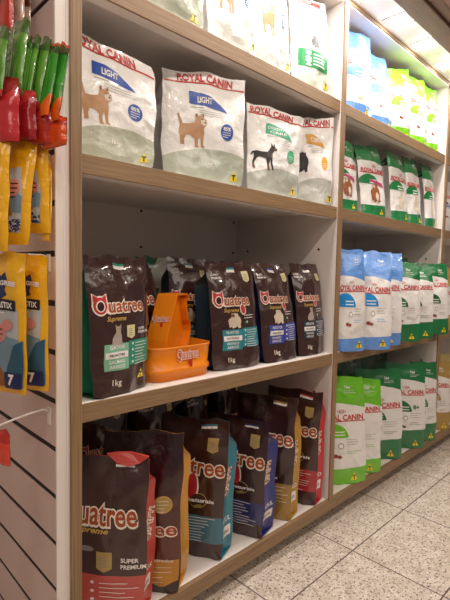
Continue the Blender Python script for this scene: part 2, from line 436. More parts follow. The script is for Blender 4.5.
class Print:
    """Ink on a bag's film; builds one mesh part lying on the bag surface."""
    def __init__(self, bag, where='F', ox=0.0, oy=0.0): self.b = bag; self.w = where; self.bm = bmesh.new(); self.mats = []; self.ox = ox; self.oy = oy
    def _mi(self, m):
        if m not in self.mats: self.mats.append(m)
        return self.mats.index(m)
    def _add(self, vs, fs, m, lay, maxlen=0.009):
        bm = bmesh.new(); V = [bm.verts.new((x, y, 0)) for x, y in vs]
        for q in fs:
            try: bm.faces.new([V[i] for i in q])
            except ValueError: pass
        tri2d(bm, maxlen); off = 0.0009 + 0.0005*lay; mi = self._mi(m)
        bm.normal_update(); bm.verts.ensure_lookup_table(); bm.verts.index_update()
        N = [self.bm.verts.new(self.b.place(self.w, v.co.x+self.ox, v.co.y+self.oy, off)) for v in bm.verts]
        for q in bm.faces:
            ids = [v.index for v in q.verts]
            if q.normal.z < 0: ids = ids[::-1]
            try: nf = self.bm.faces.new([N[i] for i in ids]); nf.material_index = mi; nf.smooth = True
            except ValueError: pass
        bm.free(); return self
    def poly(self, pts, m, lay=0): return self._add(pts, [tuple(range(len(pts)))], m, lay)
    def rect(self, x0, y0, x1, y1, m, lay=0, rise=0.0): return self.poly([(x0, y0), (x1, y0+rise), (x1, y1+rise), (x0, y1)], m, lay)
    def ell(self, cx, cy, rx, ry, m, lay=0, a0=0, a1=360, rot=0, n=20):
        c, s = math.cos(math.radians(rot)), math.sin(math.radians(rot)); P = []
        for i in range(n if a1-a0 >= 360 else n+1):
            a = math.radians(a0 + (a1-a0)*i/n); x, y = rx*math.cos(a), ry*math.sin(a); P.append((cx+x*c-y*s, cy+x*s+y*c))
        return self.poly(P, m, lay)
    def text(self, s, x, y, h, m, lay=1, w=None, off=0.0, align='L', shear=0.0, rot=0.0):
        vs, fs, x0, x1 = text_mesh(s, off, shear); k = h/0.72; tw = (x1-x0)*k; kx = k if w is None else k*w/tw
        tw = (x1-x0)*kx; sx = x - (tw/2 if align == 'C' else tw if align == 'R' else 0)
        c, sn = math.cos(math.radians(rot)), math.sin(math.radians(rot))
        Q = []
        for vx, vy in vs:
            a, b = (vx-x0)*kx + sx - x, vy*k
            Q.append((x + a*c - b*sn, y + a*sn + b*c))
        return self._add(Q, fs, m, lay, 0.012)
    def lines(self, x0, x1, y, n, dy, m, lay=1, th=0.0014, seed=0):
        rr = random.Random(seed)
        for i in range(n): self.rect(x0, y-i*dy, x0+(x1-x0)*rr.uniform(0.62, 1), y-i*dy+th, m, lay)
        return self
    def build(self, name, root, label=None):
        o = link_mesh(name, self.bm, self.mats or [WHITE], root)
        if label: o['label'] = label
        return o

INK_W = mat('ink_white', '#efe9e4', 0.4); INK_R = mat('ink_red', '#c2281f', 0.35); INK_K = mat('ink_black', '#1b1718', 0.4)
INK_G = mat('ink_grey', '#8d8a86', 0.4); INK_GOLD = mat('ink_gold', '#c9a558', 0.35); INK_CREAM = mat('ink_cream', '#f3e6d6', 0.35)
INK_RUST = mat('ink_rust', '#a44a20', 0.35); INK_Y = mat('ink_yellow', '#ecd22c', 0.35); INK_SH = mat('ink_shield', '#d8cf9c', 0.35)
INK_SHG = mat('ink_shield_gold', '#b49a5c', 0.35); INK_GREENISH = mat('ink_sage', '#8cc29f', 0.35); INK_CR = mat('ink_crimson', '#c03038', 0.35)

def triangle(b, x, y, s, root):
    p = Print(b); p.poly([(x, y), (x+s, y), (x+s/2, y+s*0.95)], INK_Y, 0); p.text('T', x+s/2, y+s*0.1, s*0.50, INK_K, 1, off=0.035, align='C')
    p.build('warning_triangle', root)

def crown(p, cx, cy, s, m):
    for i in range(5):
        a = math.radians(150-30*i); p.ell(cx+s*0.5*math.cos(a), cy+s*0.32*math.sin(a), s*0.075, s*0.075, m, 1, n=8)
    for i in range(4):
        a = math.radians(135-30*i); p.poly([(cx+s*0.3*math.cos(a)-s*.05, cy+s*0.16*math.sin(a)-s*.06), (cx+s*0.3*math.cos(a)+s*.05, cy+s*0.16*math.sin(a)-s*.06), (cx+s*0.42*math.cos(a), cy+s*0.27*math.sin(a))], m, 1)
    p.rect(cx-s*0.33, cy-s*0.02, cx+s*0.33, cy+s*0.04, m, 1)

# animal pictures printed on the bags, in a unit box
TERRIER = [(.10,.62),(.06,.80),(.03,.92),(.08,.95),(.13,.80),(.18,.66),(.35,.66),(.52,.70),(.56,.82),(.55,.95),(.62,.90),(.72,.91),(.80,.97),(.82,.84),(.90,.78),(.92,.70),(.86,.62),(.80,.56),(.82,.42),(.80,.22),(.81,.08),(.88,.02),(.74,.02),(.71,.24),(.68,.30),(.64,.22),(.64,.06),(.70,0),(.56,0),(.54,.25),(.40,.34),(.28,.34),(.24,.22),(.26,.06),(.14,.06),(.12,.24),(.07,.38),(.08,.52)]
PINSCHER = [(.06,.62),(.0,.50),(.03,.48),(.10,.57),(.12,.45),(.08,.25),(.10,.05),(.18,.04),(.17,.10),(.14,.24),(.22,.40),(.30,.46),(.55,.42),(.60,.25),(.62,.02),(.70,.02),(.68,.25),(.72,.42),(.74,.25),(.80,.04),(.86,.05),(.80,.30),(.80,.48),(.82,.62),(.88,.72),(.98,.74),(.99,.80),(.90,.86),(.88,.98),(.83,.88),(.77,1.0),(.76,.86),(.70,.76),(.62,.66),(.40,.64),(.20,.66)]
CAT = [(.20,0),(.12,.15),(.14,.35),(.26,.52),(.38,.64),(.36,.80),(.34,1.0),(.44,.90),(.56,.90),(.68,1.0),(.68,.80),(.66,.64),(.72,.45),(.74,.20),(.78,.02),(.66,0),(.64,.18),(.58,.02),(.48,0)]
FLUFFY = [(.15,.05),(.10,.30),(.05,.50),(.12,.62),(.22,.66),(.28,.80),(.26,.96),(.38,.92),(.52,.97),(.60,.90),(.68,.94),(.72,.78),(.84,.66),(.90,.45),(.85,.22),(.88,.04),(.70,.0),(.66,.14),(.50,.04),(.34,.0),(.30,.12)]
def animal(b, pts, x, y, w, h, root, body, extra=()):
    p = Print(b); p.poly([(x+w*a, y+h*c) for a, c in pts], body, 1)
    for (cx, cy, rx, ry, m, *lay) in extra: p.ell(x+w*cx, y+h*cy, w*rx, h*ry, m, lay[0] if lay else 2, n=12)
    p.build('animal_picture', root)

FUR_T = mat('print_fur_tan', '#c9986c', 0.4, vary=0.35, bscale=220); FUR_D = mat('print_fur_brown', '#8a5a3c', 0.4); FUR_K = mat('print_fur_black', '#2c2524', 0.4)
FUR_G = mat('print_fur_grey', '#b7a79c', 0.4, vary=0.3, bscale=200); FUR_RU = mat('print_fur_russet', '#a5613a', 0.4, vary=0.4, bscale=200); FUR_C = mat('print_fur_cream', '#e0cfb9', 0.4, vary=0.25, bscale=200)
TERR_X = [(.80,.72,.10,.09,FUR_C),(.75,.80,.018,.022,FUR_K,3),(.86,.79,.018,.022,FUR_K,3),(.84,.72,.03,.025,FUR_K,3),(.60,.92,.03,.05,FUR_D),(.78,.93,.03,.05,FUR_D)]

# ---- large white dog food packs
def white_pack(name_label, corners, z, t, seed, flag, flag_text, picture, badge, hill='#c3c6b6', logo_u=0.5, group='large white packs on the upper shelves', line_v=0.885, sh=0.0, cat='pet food bag', mini=False, txt_scale=1.0, two=None):
    BL, BR, TL, TR = corners
    b = Bag(BL, BR, TL, TR, z, t, 'gusset', seed, bulge=0.016, rough=0.0052, seal=0.022, shoulder=sh)
    root = thing('pet_food_bag', name_label, cat, b.org, group)
    fm = banded('white_film_'+hill.strip('#'), [(hill, 0.30, 0.06, -0.25), ('#f1efeb', 1, 0, 0)], 0.28)
    b.build(root, fm, mat('white_film_side', '#dedbd6', 0.3, 0.3, 45, coat=0.3))
    W_, H = b.W, b.H
    p = Print(b); p.text('ROYAL CANIN', W_*logo_u, H*(line_v+0.022), H*0.072, INK_R, 1, w=W_*0.68*txt_scale, off=0.034, align='C')
    p.rect(0.004, H*line_v, W_*0.985, H*line_v+0.0042, INK_R, 0); p.build('brand_print', root)
    fl_ = mat('ink_flag_'+flag.strip('#'), flag, 0.35)
    p = Print(b)
    if not mini:
        x0, y1 = W_*0.28, H*0.80
        p.poly([(x0, y1-H*.115), (W_*.50, y1-H*.125), (W_*.75, y1-H*.155), (W_*.66, y1-H*.085), (W_*.55, y1-H*.03), (W_*.42, y1-H*.005), (x0, y1)], fl_, 0)
        if two: p.text(flag_text, x0+W_*.03, y1-H*.06, H*.028, INK_W, 1, w=W_*.30, off=.02); p.text(two, x0+W_*.06, y1-H*.105, H*.028, INK_W, 1, w=W_*.28, off=.02)
        else: p.text(flag_text, x0+W_*.10, y1-H*.095, H*.055, INK_W, 1, w=W_*(.18 if len(flag_text) < 6 else .32), off=.03)
        p.lines(x0+.004, W_*.46, H*.655, 1, .006, INK_G, 1); p.lines(W_*.40, W_*.76, H*.63, 3, .006, INK_G, 1, .001, seed)
    else:
        p.rect(W_*.12, H*.20, W_*.92, H*.38, fl_, 0)
        p.text('MINI', W_*.40, H*.215, H*.062, INK_W, 1, w=H*.15, off=.04, align='L', rot=90)
        p.lines(W_*.46, W_*.86, H*.335, 4, .011, INK_W, 1, .004, 3)
    p.build('range_panel', root)
    if picture == 'terrier': animal(b, TERRIER, W_*.14, H*.30, W_*.38, H*.31, root, FUR_T, TERR_X)
    elif picture == 'pinscher': animal(b, PINSCHER, W_*.03, H*.26, W_*.42, H*.32, root, FUR_K, [(.90,.79,.05,.03,FUR_RU),(.66,.14,.025,.12,FUR_RU),(.13,.14,.03,.1,FUR_RU),(.78,.52,.03,.06,FUR_RU)])
    elif picture == 'scottie': animal(b, FLUFFY, W_*.02, H*.36, W_*.34, H*.24, root, FUR_K)
    elif picture == 'small': animal(b, FLUFFY, W_*.40, H*.42, W_*.25, H*.13, root, FUR_K)
    if badge:
        bc = mat('ink_badge_'+badge.strip('#'), badge, 0.35); p = Print(b)
        p.ell(W_*.745, H*.47, W_*.085, H*.075, bc, 0)
        if badge in ('#2f58a8',): p.text('85%', W_*.745, H*.485, H*.032, INK_W, 1, align='C', off=.03, w=W_*.10)
        p.lines(W_*.69, W_*.80, H*.465, 3, .006, INK_W, 1, .0015, 2); p.build('round_badge', root)
    p = Print(b); p.text('1kg' if not mini else '2kg', W_*.53, H*.155, H*.035, INK_W, 0, align='C', off=.02); p.build('weight_print', root)
    triangle(b, W_*.80, H*.04, H*.10, root)
    return root

def crn(x0, y0, x1, y1, lx, ly, zl, rx, ry, zr): return ((x0, y0), (x1, y1), (lx, ly, zl), (rx, ry, zr))

Z3, Z4, Z2, Z1 = ZS[2]+0.001, ZS[3]+0.001, ZS[1]+0.001, ZS[0]+0.001
white_pack('white dog food bag with blue LIGHT flag against the left upright, its top corner rounded', crn(.461,.095,.652,.022, .462,.115,1.505, .672,.045,1.440), Z3, .09, 11, '#2a52a6', 'LIGHT', 'terrier', '#2f58a8', '#b5b8a4', logo_u=.44, sh=.06)
white_pack('square white bag with blue LIGHT flag and its red heading fully visible', crn(.733,.100,.963,.020, .735,.113,1.494, .964,.022,1.502), Z3, .09, 12, '#2a52a6', 'LIGHT', 'terrier', '#2f58a8', '#b9bfae')
white_pack('white dog food bag with a mint flag and black pinscher picture, leaning over its neighbour', crn(1.018,.056,1.235,.028, 1.018,.064,1.467, 1.262,.030,1.470), Z3, .07, 13, '#4fb08c', 'DIGESTIVE', 'pinscher', '#58bb90', '#bcbfb4', logo_u=.42, two='CARE', txt_scale=1.1)
white_pack('white dog food bag with amber flag standing last against the middle upright', crn(1.296,.098,1.432,.024, 1.296,.104,1.500, 1.436,.026,1.511), Z3, .028, 14, '#d99a2a', 'COMFORT', 'scottie', '#e2a62c', '#b9bab0', logo_u=.46, txt_scale=1.25)
white_pack('white bag on the top shelf nearest the left upright, only its grey lower part showing', crn(.56,.060,.806,.022, .56,.085,1.88, .812,.05,1.88), Z4, .10, 15, '#2a52a6', 'LIGHT', None, None, '#a8ab98')
white_pack('white top shelf bag with tan terrier, above the square LIGHT bag', crn(.842,.050,1.008,.020, .842,.08,1.87, 1.012,.05,1.89), Z4, .08, 16, '#2a52a6', 'LIGHT', 'terrier', '#2f58a8', '#cfd0c8')
white_pack('white top shelf bag with a slanting blue mark, leaning beside the green MINI bag', crn(1.032,.046,1.17,.020, 1.022,.078,1.88, 1.150,.05,1.90), Z4, .08, 17, '#2a52a6', 'LIGHT', 'terrier', '#2f58a8', '#d2d2cc')
white_pack('white top shelf bag with a green MINI panel beside the middle upright', crn(1.215,.052,1.385,.020, 1.225,.085,1.893, 1.40,.055,1.907), Z4, .09, 18, '#1f8a4c', 'MINI', 'small', None, '#cdd2bf', mini=True)

# ---- coloured breed/size bags of the second bay
def size_bag(label, BL, BR, TL, TR, z, t, seed, col, side_top, wave=(0.20, 0.80), group='', leaf=None, picture=None, mode_text='MID', lean=0, age=None, rb=0.0046, plain_top=False):
    b = Bag(BL, BR, TL, TR, z, t, 'gusset', seed, bulge=0.010, rough=rb, seal=0.028)
    root = thing('pet_food_bag', label, 'pet food bag', b.org, group)
    fm = banded('film_'+col.strip('#'), [(col, wave[0], 0.02, 0), ('#e6e2de', wave[1], -0.05, -0.10), (col, 1, 0, 0)], 0.28)
    sm = banded('film_side_'+side_top.strip('#'), [('#dcd8d3', 0.80, 0, 0), (side_top, 1, 0, 0)], 0.3)
    b.build(root, fm, sm, 20, 36)
    W_, H = b.W, b.H
    p = Print(b); yl = H*(wave[1]-0.17)
    p.text('ROYAL CANIN', W_*.5, yl+H*.014, H*.052, INK_R, 1, w=W_*.88, off=.024, align='C'); p.rect(W_*.03, yl, W_*.98, yl+.0034, INK_R, 0)
    crown(p, W_*.5, yl+H*.085, W_*.16, INK_R); p.build('brand_print', root)
    lc = mat('ink_leaf_'+(leaf or col).strip('#'), leaf or col, .35)
    p = Print(b); p.ell(W_*.30, H*.44, W_*.33, H*.135, lc, 0, 0, 180); p.lines(W_*.30, W_*.56, H*.49, 2, .012, INK_W, 1, .004, 2)
    if age: p.text(age, W_*.66, H*.47, H*.05, lc, 1, off=.03)
    p.build('range_panel', root)
    if picture == 'fluffy':
        animal(b, FLUFFY, W_*.28, H*.19, W_*.44, H*.27, root, FUR_RU, [(.38,.82,.10,.09,FUR_C),(.62,.30,.14,.22,FUR_C),(.36,.84,.02,.02,FUR_K,3)])
        p = Print(b); p.poly([(W_*.30, H*.475), (W_*.86, H*.41), (W_*.82, H*.465), (W_*.32, H*.51)], mat('ink_pink', '#b5416a', .35), 2); p.build('flavour_band', root)
    elif picture == 'pale':
        animal(b, CAT, W_*.30, H*.19, W_*.36, H*.26, root, FUR_C, [(.52,.78,.03,.02,FUR_K,3)])
    else:
        p = Print(b); p.lines(W_*.58, W_*.88, H*.42, 3, .010, INK_G, 1, .0014, seed); p.lines(W_*.58, W_*.88, H*.31, 2, .008, lc, 1, .0014, seed+1)
        p.ell(W_*.36, H*.27, W_*.055, H*.018, mat('ink_kibble', '#8c3b2c', .4), 1); p.ell(W_*.44, H*.262, W_*.045, H*.015, MC['ink_kibble'], 1)
        p.ell(W_*.47, H*.365, W_*.06, H*.028, INK_G, 0, n=14); p.ell(W_*.47, H*.365, W_*.045, H*.021, INK_W, 1, n=14); p.build('feeding_notes', root)
    p = Print(b)
    if not plain_top: p.text('1kg', W_*.62, H*.89, H*.030, INK_W, 1, off=.02); p.lines(W_*.60, W_*.85, H*.87, 2, .007, INK_W, 1, .0014, seed)
    p.build('weight_print', root) if not plain_top else p.bm.free()
    triangle(b, W_*.66, H*.035, H*.078, root)
    return root

BLUE, LIME, GREEN = '#5f92d8', '#76bf22', '#12703c'
G = 'small breed green topped bags on the middle shelf of the second bay'
size_bag('green topped bag with a russet dog, half hidden behind the middle upright', (1.482,.046),(1.633,.030),(1.486,.085,1.472),(1.634,.067,1.476), Z3, .08, 21, '#177a42', '#0f4a2a', (.15,.76), G, picture='fluffy')
size_bag('green topped bag with a russet dog and pink band, second from the middle upright', (1.694,.048),(1.872,.030),(1.694,.100,1.493),(1.873,.084,1.507), Z3, .085, 22, '#177a42', '#0c3a22', (.15,.76), G, picture='fluffy')
size_bag('green topped bag right of the wide dark gap, its white side showing on the left', (1.952,.046),(2.102,.032),(1.952,.088,1.514),(2.103,.086,1.510), Z3, .08, 23, '#177a42', '#0c3a22', (.15,.74), G, picture='pale')
size_bag('green topped bag pressed against its twin, fourth from the middle upright', (2.122,.044),(2.242,.030),(2.122,.086,1.517),(2.240,.075,1.518), Z3, .08, 24, '#177a42', '#0c3a22', (.15,.72), G, picture='pale')
size_bag('green topped bag standing last on its shelf, beside the far upright', (2.322,.045),(2.425,.034),(2.322,.081,1.520),(2.426,.070,1.512), Z3, .07, 25, '#177a42', '#0c3a22', (.15,.74), G, picture='pale')
G = 'bags on the brightly lit top shelf of the second bay'
size_bag('blue bag on the top shelf touching the middle upright', (1.545,.049),(1.715,.030),(1.560,.075,1.890),(1.719,.055,1.905), Z4, .08, 31, BLUE, '#5f92d8', (.13,.74), G, picture='pale')
size_bag('second blue bag on the top shelf, beside the lime ones', (1.748,.050),(1.905,.032),(1.738,.088,1.872),(1.895,.075,1.882), Z4, .08, 32, BLUE, '#5f92d8', (.15,.78), G)
size_bag('lime green bag on the top shelf touching the blue one', (1.940,.050),(2.082,.032),(1.935,.092,1.866),(2.086,.055,1.900), Z4, .08, 33, LIME, LIME, (.13,.72), G)
size_bag('lime green bag in the middle of three on the top shelf', (2.125,.052),(2.278,.032),(2.135,.08,1.895),(2.272,.058,1.900), Z4, .08, 34, LIME, LIME, (.16,.78), G)
size_bag('lime green bag on the top shelf at the far upright', (2.300,.050),(2.424,.036),(2.308,.078,1.900),(2.424,.06,1.905), Z4, .08, 35, LIME, LIME, (.20,.80), G)

def turned(BR, yawd, w, t):      # a bag standing book-like: near corner, heading, width
    a = math.radians(yawd); return ((BR[0]-w*math.cos(a), BR[1]-w*math.sin(a)), BR)
def tsize(label, BR, yawd, w, t, top, z, seed, col, side, wave, group, rise=0.0, lean=(0.0, 0.02), **k):
    BL, BR = turned(BR, yawd, w, t)
    return size_bag(label, BL, BR, (BL[0]+lean[0], BL[1]+lean[1], top-rise), (BR[0]+lean[0], BR[1]+lean[1], top), z, t, seed, col, side, wave, group, **k)
G = 'bags reaching over the edge of the eye level shelf in the second bay'
tsize('blue topped bag over the shelf edge, touching the middle upright', (1.590,-.045), -38, .115, .035, 1.045, Z2, 41, BLUE, '#5f92d8', (.17,.76), G, leaf='#1d8ad0')
tsize('blue topped bag over the shelf edge, widest of the blue ones', (1.698,-.098), -50, .14, .065, 1.045, Z2, 42, BLUE, '#5f92d8', (.19,.74), G, leaf='#1d8ad0', lean=(.035,.03))
tsize('narrow blue bag squeezed between the widest blue bag and the green ones', (1.830,-.080), -66, .17, .05, 1.045, Z2, 43, BLUE, '#5f92d8', (.22,.76), G, leaf='#1d8ad0', lean=(.04,.03))
tsize('green topped bag over the shelf edge beside the narrow blue bag', (2.020,-.080), -46, .155, .055, 1.010, Z2, 44, GREEN, GREEN, (.22,.82), G, leaf='#0f5a30', lean=(.02,.03))
tsize('green topped bag over the shelf edge, middle of the three green ones', (2.180,-.076), -50, .15, .055, 1.000, Z2, 45, GREEN, GREEN, (.22,.84), G, leaf='#0f5a30', lean=(.02,.03))
tsize('green topped bag over the shelf edge, crossing in front of the far upright', (2.400,-.068), -42, .13, .05, 1.015, Z2, 46, GREEN, GREEN, (.24,.84), G, leaf='#0f5a30', lean=(.01,.03))
G = 'bags behind the front row on the eye level shelf of the second bay'
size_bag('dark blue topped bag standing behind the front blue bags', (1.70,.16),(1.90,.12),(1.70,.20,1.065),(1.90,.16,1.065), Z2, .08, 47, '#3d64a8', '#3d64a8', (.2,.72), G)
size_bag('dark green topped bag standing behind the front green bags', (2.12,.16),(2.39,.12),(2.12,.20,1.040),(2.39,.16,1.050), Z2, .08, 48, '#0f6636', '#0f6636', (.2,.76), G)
G = 'bags on the bottom shelf of the second bay'
tsize('lime green topped bag on the bottom shelf against the middle upright', (1.692,-.020), -35, .215, .068, .540, Z1, 51, '#6cbc1f', '#6cbc1f', (.15,.76), G, lean=(-.02,.03))
tsize('lime green topped bag on the bottom shelf, right of its lime twin', (1.818,-.020), -42, .20, .06, .505, Z1, 52, '#6cbc1f', '#6cbc1f', (.18,.82), G, lean=(.02,.03))
tsize('dark green topped bag on the bottom shelf next to the lime ones', (2.035,-.014), -40, .22, .09, .520, Z1, 53, GREEN, GREEN, (.17,.74), G)
tsize('green topped bag marked 8+ on the bottom shelf', (2.245,-.035), -46, .19, .07, .520, Z1, 54, GREEN, GREEN, (.19,.80), G, age='8+')
tsize('narrow green topped bag on the bottom shelf at the far upright', (2.400,-.030), -40, .14, .045, .510, Z1, 55, GREEN, GREEN, (.20,.78), G)
G = 'green bags in the back row of the bottom shelf'
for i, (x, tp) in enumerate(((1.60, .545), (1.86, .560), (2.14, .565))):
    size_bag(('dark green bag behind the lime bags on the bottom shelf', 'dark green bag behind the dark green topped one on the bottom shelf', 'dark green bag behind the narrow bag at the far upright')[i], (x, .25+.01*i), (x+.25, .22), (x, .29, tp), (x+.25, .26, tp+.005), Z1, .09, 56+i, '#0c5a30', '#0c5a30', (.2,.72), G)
G = 'bags in the far bay'
tsize('tan topped bag on the bottom shelf of the far bay', (2.620,-.020), -50, .14, .08, .480, Z1, 61, '#a8853c', '#a8853c', (.26,.80), G)
tsize('tan topped bag on the eye level shelf of the far bay', (2.600,-.010), -45, .15, .08, 1.000, Z2, 62, '#b0904a', '#b0904a', (.24,.74), G)
size_bag('white bag with a blue band on the middle shelf of the far bay', (2.50,.05),(2.68,.03),(2.50,.08,1.48),(2.68,.06,1.48), Z3, .08, 63, '#d9d6d2', '#d9d6d2', (.2,.8), G, leaf='#2a52a6')
size_bag('pale tan bag beside the far upright on the bottom shelf of the far bay', (2.70,.05),(2.85,.03),(2.70,.08,.50),(2.85,.06,.50), Z1, .08, 64, '#b39a5c', '#b39a5c', (.2,.75), G)

# ---- brown bags
def quatree(p, x, y, w, flat=True, tail=True, fill=None, tall=1.0):
    """the word mark: Q with two ears, then uatree in rust edged in cream"""
    h = w*0.235*tall; fill = fill or INK_RUST
    p.text('uatree', x+w*.23, y, h, INK_CREAM, 0, w=w*.78, off=.065); p.text('uatree', x+w*.245, y+h*.03, h*.96, fill, 1, w=w*.75, off=.018)
    cx, cy, rx, ry = x+w*.12, y+h*.50, w*.115, h*.66
    p.poly([(cx-rx*1.05, cy+ry*.2), (cx-rx*1.0, cy+ry*1.32), (cx-rx*.35, cy+ry*1.0)], INK_CREAM, 0)
    p.poly([(cx+rx*1.05, cy+ry*.2), (cx+rx*1.0, cy+ry*1.32), (cx+rx*.35, cy+ry*1.0)], INK_CREAM, 0)
    p.ell(cx, cy, rx*1.1, ry*1.08, INK_CREAM, 0); p.ell(cx, cy, rx*.92, ry*.9, INK_CR, 1); p.ell(cx, cy-ry*.05, rx*.62, ry*.62, INK_CREAM, 2); p.ell(cx, cy-ry*.05, rx*.46, ry*.48, INK_BR, 3)
    p.poly([(cx-rx*.9, cy+ry*.35), (cx-rx*.88, cy+ry*1.2), (cx-rx*.3, cy+ry*.88)], INK_CR, 1)
    p.poly([(cx+rx*.9, cy+ry*.35), (cx+rx*.88, cy+ry*1.2), (cx+rx*.3, cy+ry*.88)], INK_CR, 1)
    p.poly([(cx+rx*.4, cy-ry*.6), (cx+rx*1.3, cy-ry*1.0), (cx+rx*1.35, cy-ry*.8), (cx+rx*.7, cy-ry*.35)], INK_CREAM, 1)
    if tail:
        if flat: tx, ty, ra, rb_ = .74, .38, .065, .42
        else: tx, ty, ra, rb_ = .56, .75, .085, .75
        p.ell(x+w*tx, y-h*ty, w*(ra+.022), h*(rb_+.10), INK_CREAM, 0, rot=12 if flat else 0); p.ell(x+w*tx, y-h*ty, w*ra, h*rb_, INK_CR, 1, rot=12 if flat else 0)
INK_BR = mat('ink_brown', '#3a1f1c', 0.35)
def shield(p, x, y, s, gold=False):
    m = INK_SHG if gold else INK_SH
    p.poly([(x, y+s*.2), (x+s*.42, y), (x+s*.84, y+s*.2), (x+s*.84, y+s*1.1), (x, y+s*1.1)], m, 0)
    p.lines(x+s*.15, x+s*.7, y+s*.75, 4, s*.16, INK_G, 1, s*.05, 3)

def kibble_bag(label, BL, BR, TL, TR, z, t, seed, sidecol, kind, group, accent='#2f7f86', animalk='cat', title='GATOS', sub='SALMAO', sub2='ARROZ', film='#3a1f1c', tail=True, side_mark=True, wtxt='1kg', white='CASTRADOS', panel2=None):
    b = Bag(BL, BR, TL, TR, z, t, 'gusset', seed, bulge=0.013, rough=0.0046, seal=0.026)
    root = thing('pet_food_bag', label, 'pet food bag', b.org, group)
    W_, H = b.W, b.H
    ac = mat('ink_accent_'+accent.strip('#'), accent, .35); ac2 = mat('ink_accent_'+(panel2 or accent).strip('#'), panel2 or accent, .35)
    if kind == 'small': fm = banded('brown_film', [(film, 1, 0, 0)], .26, .45)
    elif kind == 'gold': fm = banded('brown_gold_film', [('#2a1214', .10, 0, 0), ('#5c2716', .40, 0, 0), ('#4a2018', .62, 0, 0), ('#38181a', .78, 0, 0), ('#2a1317', 1, 0, 0)], .28)
    else: fm = banded('brown_film_'+accent.strip('#'), [(film, .11, .03, 0), (accent, .32, -.02, 0), (film, 1, 0, 0)] if kind == 'large' else [(accent, .30, 0, 0), (film, 1, 0, 0)], .28, .4)
    sm = mat('film_gusset_'+sidecol.strip('#'), sidecol, .3, .3, 45, coat=.3)
    b.build(root, fm, sm, 26, 40)
    if kind == 'small':
        p = Print(b); quatree(p, W_*.04, H*.60, W_*(.80 if animalk == 'cat' else .74), tail=tail); p.text('Supreme', W_*.20, H*.54, H*.035, INK_GOLD, 1, w=W_*.30, off=.02, shear=.3); p.build('brand_print', root)
        p = Print(b); p.rect(W_*.42, H*.905, W_*.60, H*.95, INK_W, 0); p.rect(W_*.42, H*.932, W_*.60, H*.95, ac, 1); p.build('top_label', root)
        if animalk == 'cat':
            p = Print(b); shield(p, W_*.52, H*.40, W_*.17); p.build('quality_seal', root); p = Print(b); p.text('SUPER', W_*.74, H*.455, H*.020, INK_W, 1, off=.02); p.text('PREMIUM', W_*.74, H*.428, H*.020, INK_W, 1, w=W_*.22, off=.02); p.build('quality_text', root)
            animal(b, CAT, W_*.24, H*.355, W_*.26, H*.16, root, FUR_G, [(.50,.80,.02,.02,FUR_K,3),(.60,.80,.02,.02,FUR_K,3)])
        else:
            p = Print(b); shield(p, W_*.74, H*.81, W_*.16); p.build('quality_seal', root); p = Print(b); p.text('SUPER', W_*.06, H*.875, H*.020, INK_W, 1, off=.02); p.text('PREMIUM', W_*.06, H*.845, H*.020, INK_W, 1, off=.02); p.build('quality_text', root)
            animal(b, FLUFFY if animalk != 'tower' else CAT, W_*.26, H*.385, W_*.30, H*.15, root, FUR_C if animalk != 'tower' else FUR_G, [(.38,.80,.12,.10,FUR_D),(.34,.82,.03,.03,FUR_K,3)] if animalk == 'shih' else [(.45,.80,.03,.03,FUR_K,3)])
            p = Print(b); p.lines(W_*.60, W_*.92, H*.50, 2, .008, INK_W, 1, .0018, 4); p.ell(W_*.66, H*.44, W_*.03, H*.012, INK_GREENISH, 1, n=10); p.build('side_note', root)
        p = Print(b)
        p.rect(W_*.16, H*.185, W_*.54, H*.375, ac2, 0); p.rect(W_*.545, H*.205, W_*.97, H*.385, ac, 0)
        p.text(title, W_*.35, H*.338, H*.025, INK_W, 1, w=W_*.24, align='C', off=.02); p.rect(W_*.175, H*.272, W_*.525, H*.318, INK_W, 1); p.text(white, W_*.35, H*.287, H*.017, INK_K, 2, w=W_*.24, align='C', off=.02)
        p.text(sub, W_*.35, H*.235, H*.024, INK_W, 1, w=W_*.24, align='C', off=.015); p.text(sub2, W_*.35, H*.200, H*.024, INK_W, 1, w=W_*.24, align='C', off=.015)
        p.lines(W_*.66, W_*.93, H*.36, 8, .0072, INK_W, 1, .0016, 6)
        for i in range(4): p.ell(W_*.615, H*(.362-.045*i), W_*.018, H*.010, INK_W, 1, n=8)
        p.build('flavour_panel', root)
        p = Print(b); p.text(wtxt, W_*.27, H*.075, H*.045, INK_CREAM, 1, off=.01); p.build('weight_print', root)
        if animalk == 'cat': triangle(b, W_*.74, H*.09, H*.075, root)
    elif kind == 'gold':
        p = Print(b); p.text('uatree', W_*.97, H*.37, H*.085, INK_CREAM, 0, w=W_*.74, off=.07, align='R'); p.text('uatree', W_*.96, H*.373, H*.08, INK_RUST, 1, w=W_*.72, off=.015, align='R'); p.build('brand_print', root)
        p = Print(b); p.ell(W_*.80, H*.565, W_*.115, H*.055, INK_GOLD, 0); p.ell(W_*.80, H*.565, W_*.098, H*.046, INK_SHG, 1); p.lines(W_*.73, W_*.87, H*.585, 4, .009, INK_CREAM, 2, .0015, 2); p.build('round_badge', root)
        p = Print(b); go = mat('ink_ochre', '#c38a35', .35); p.poly([(W_*.58, H*.22), (W_*.58, H*.08), (W_*.78, H*.04), (W_*.98, H*.08), (W_*.98, H*.22)], go, 0); p.text('Castrados', W_*.62, H*.205, H*.022, INK_W, 1, w=W_*.3, off=.015, shear=.2)
        p.lines(W_*.62, W_*.9, H*.165, 4, .013, INK_CREAM, 1, .0015, 2); p.build('flavour_panel', root)
    else:
        big = kind == 'redpack'
        lv = .485 if kind == 'large' else (.56 if kind == 'goldband' else (.505 if not big else .505))
        if big: lv = .625-.0
        p = Print(b)
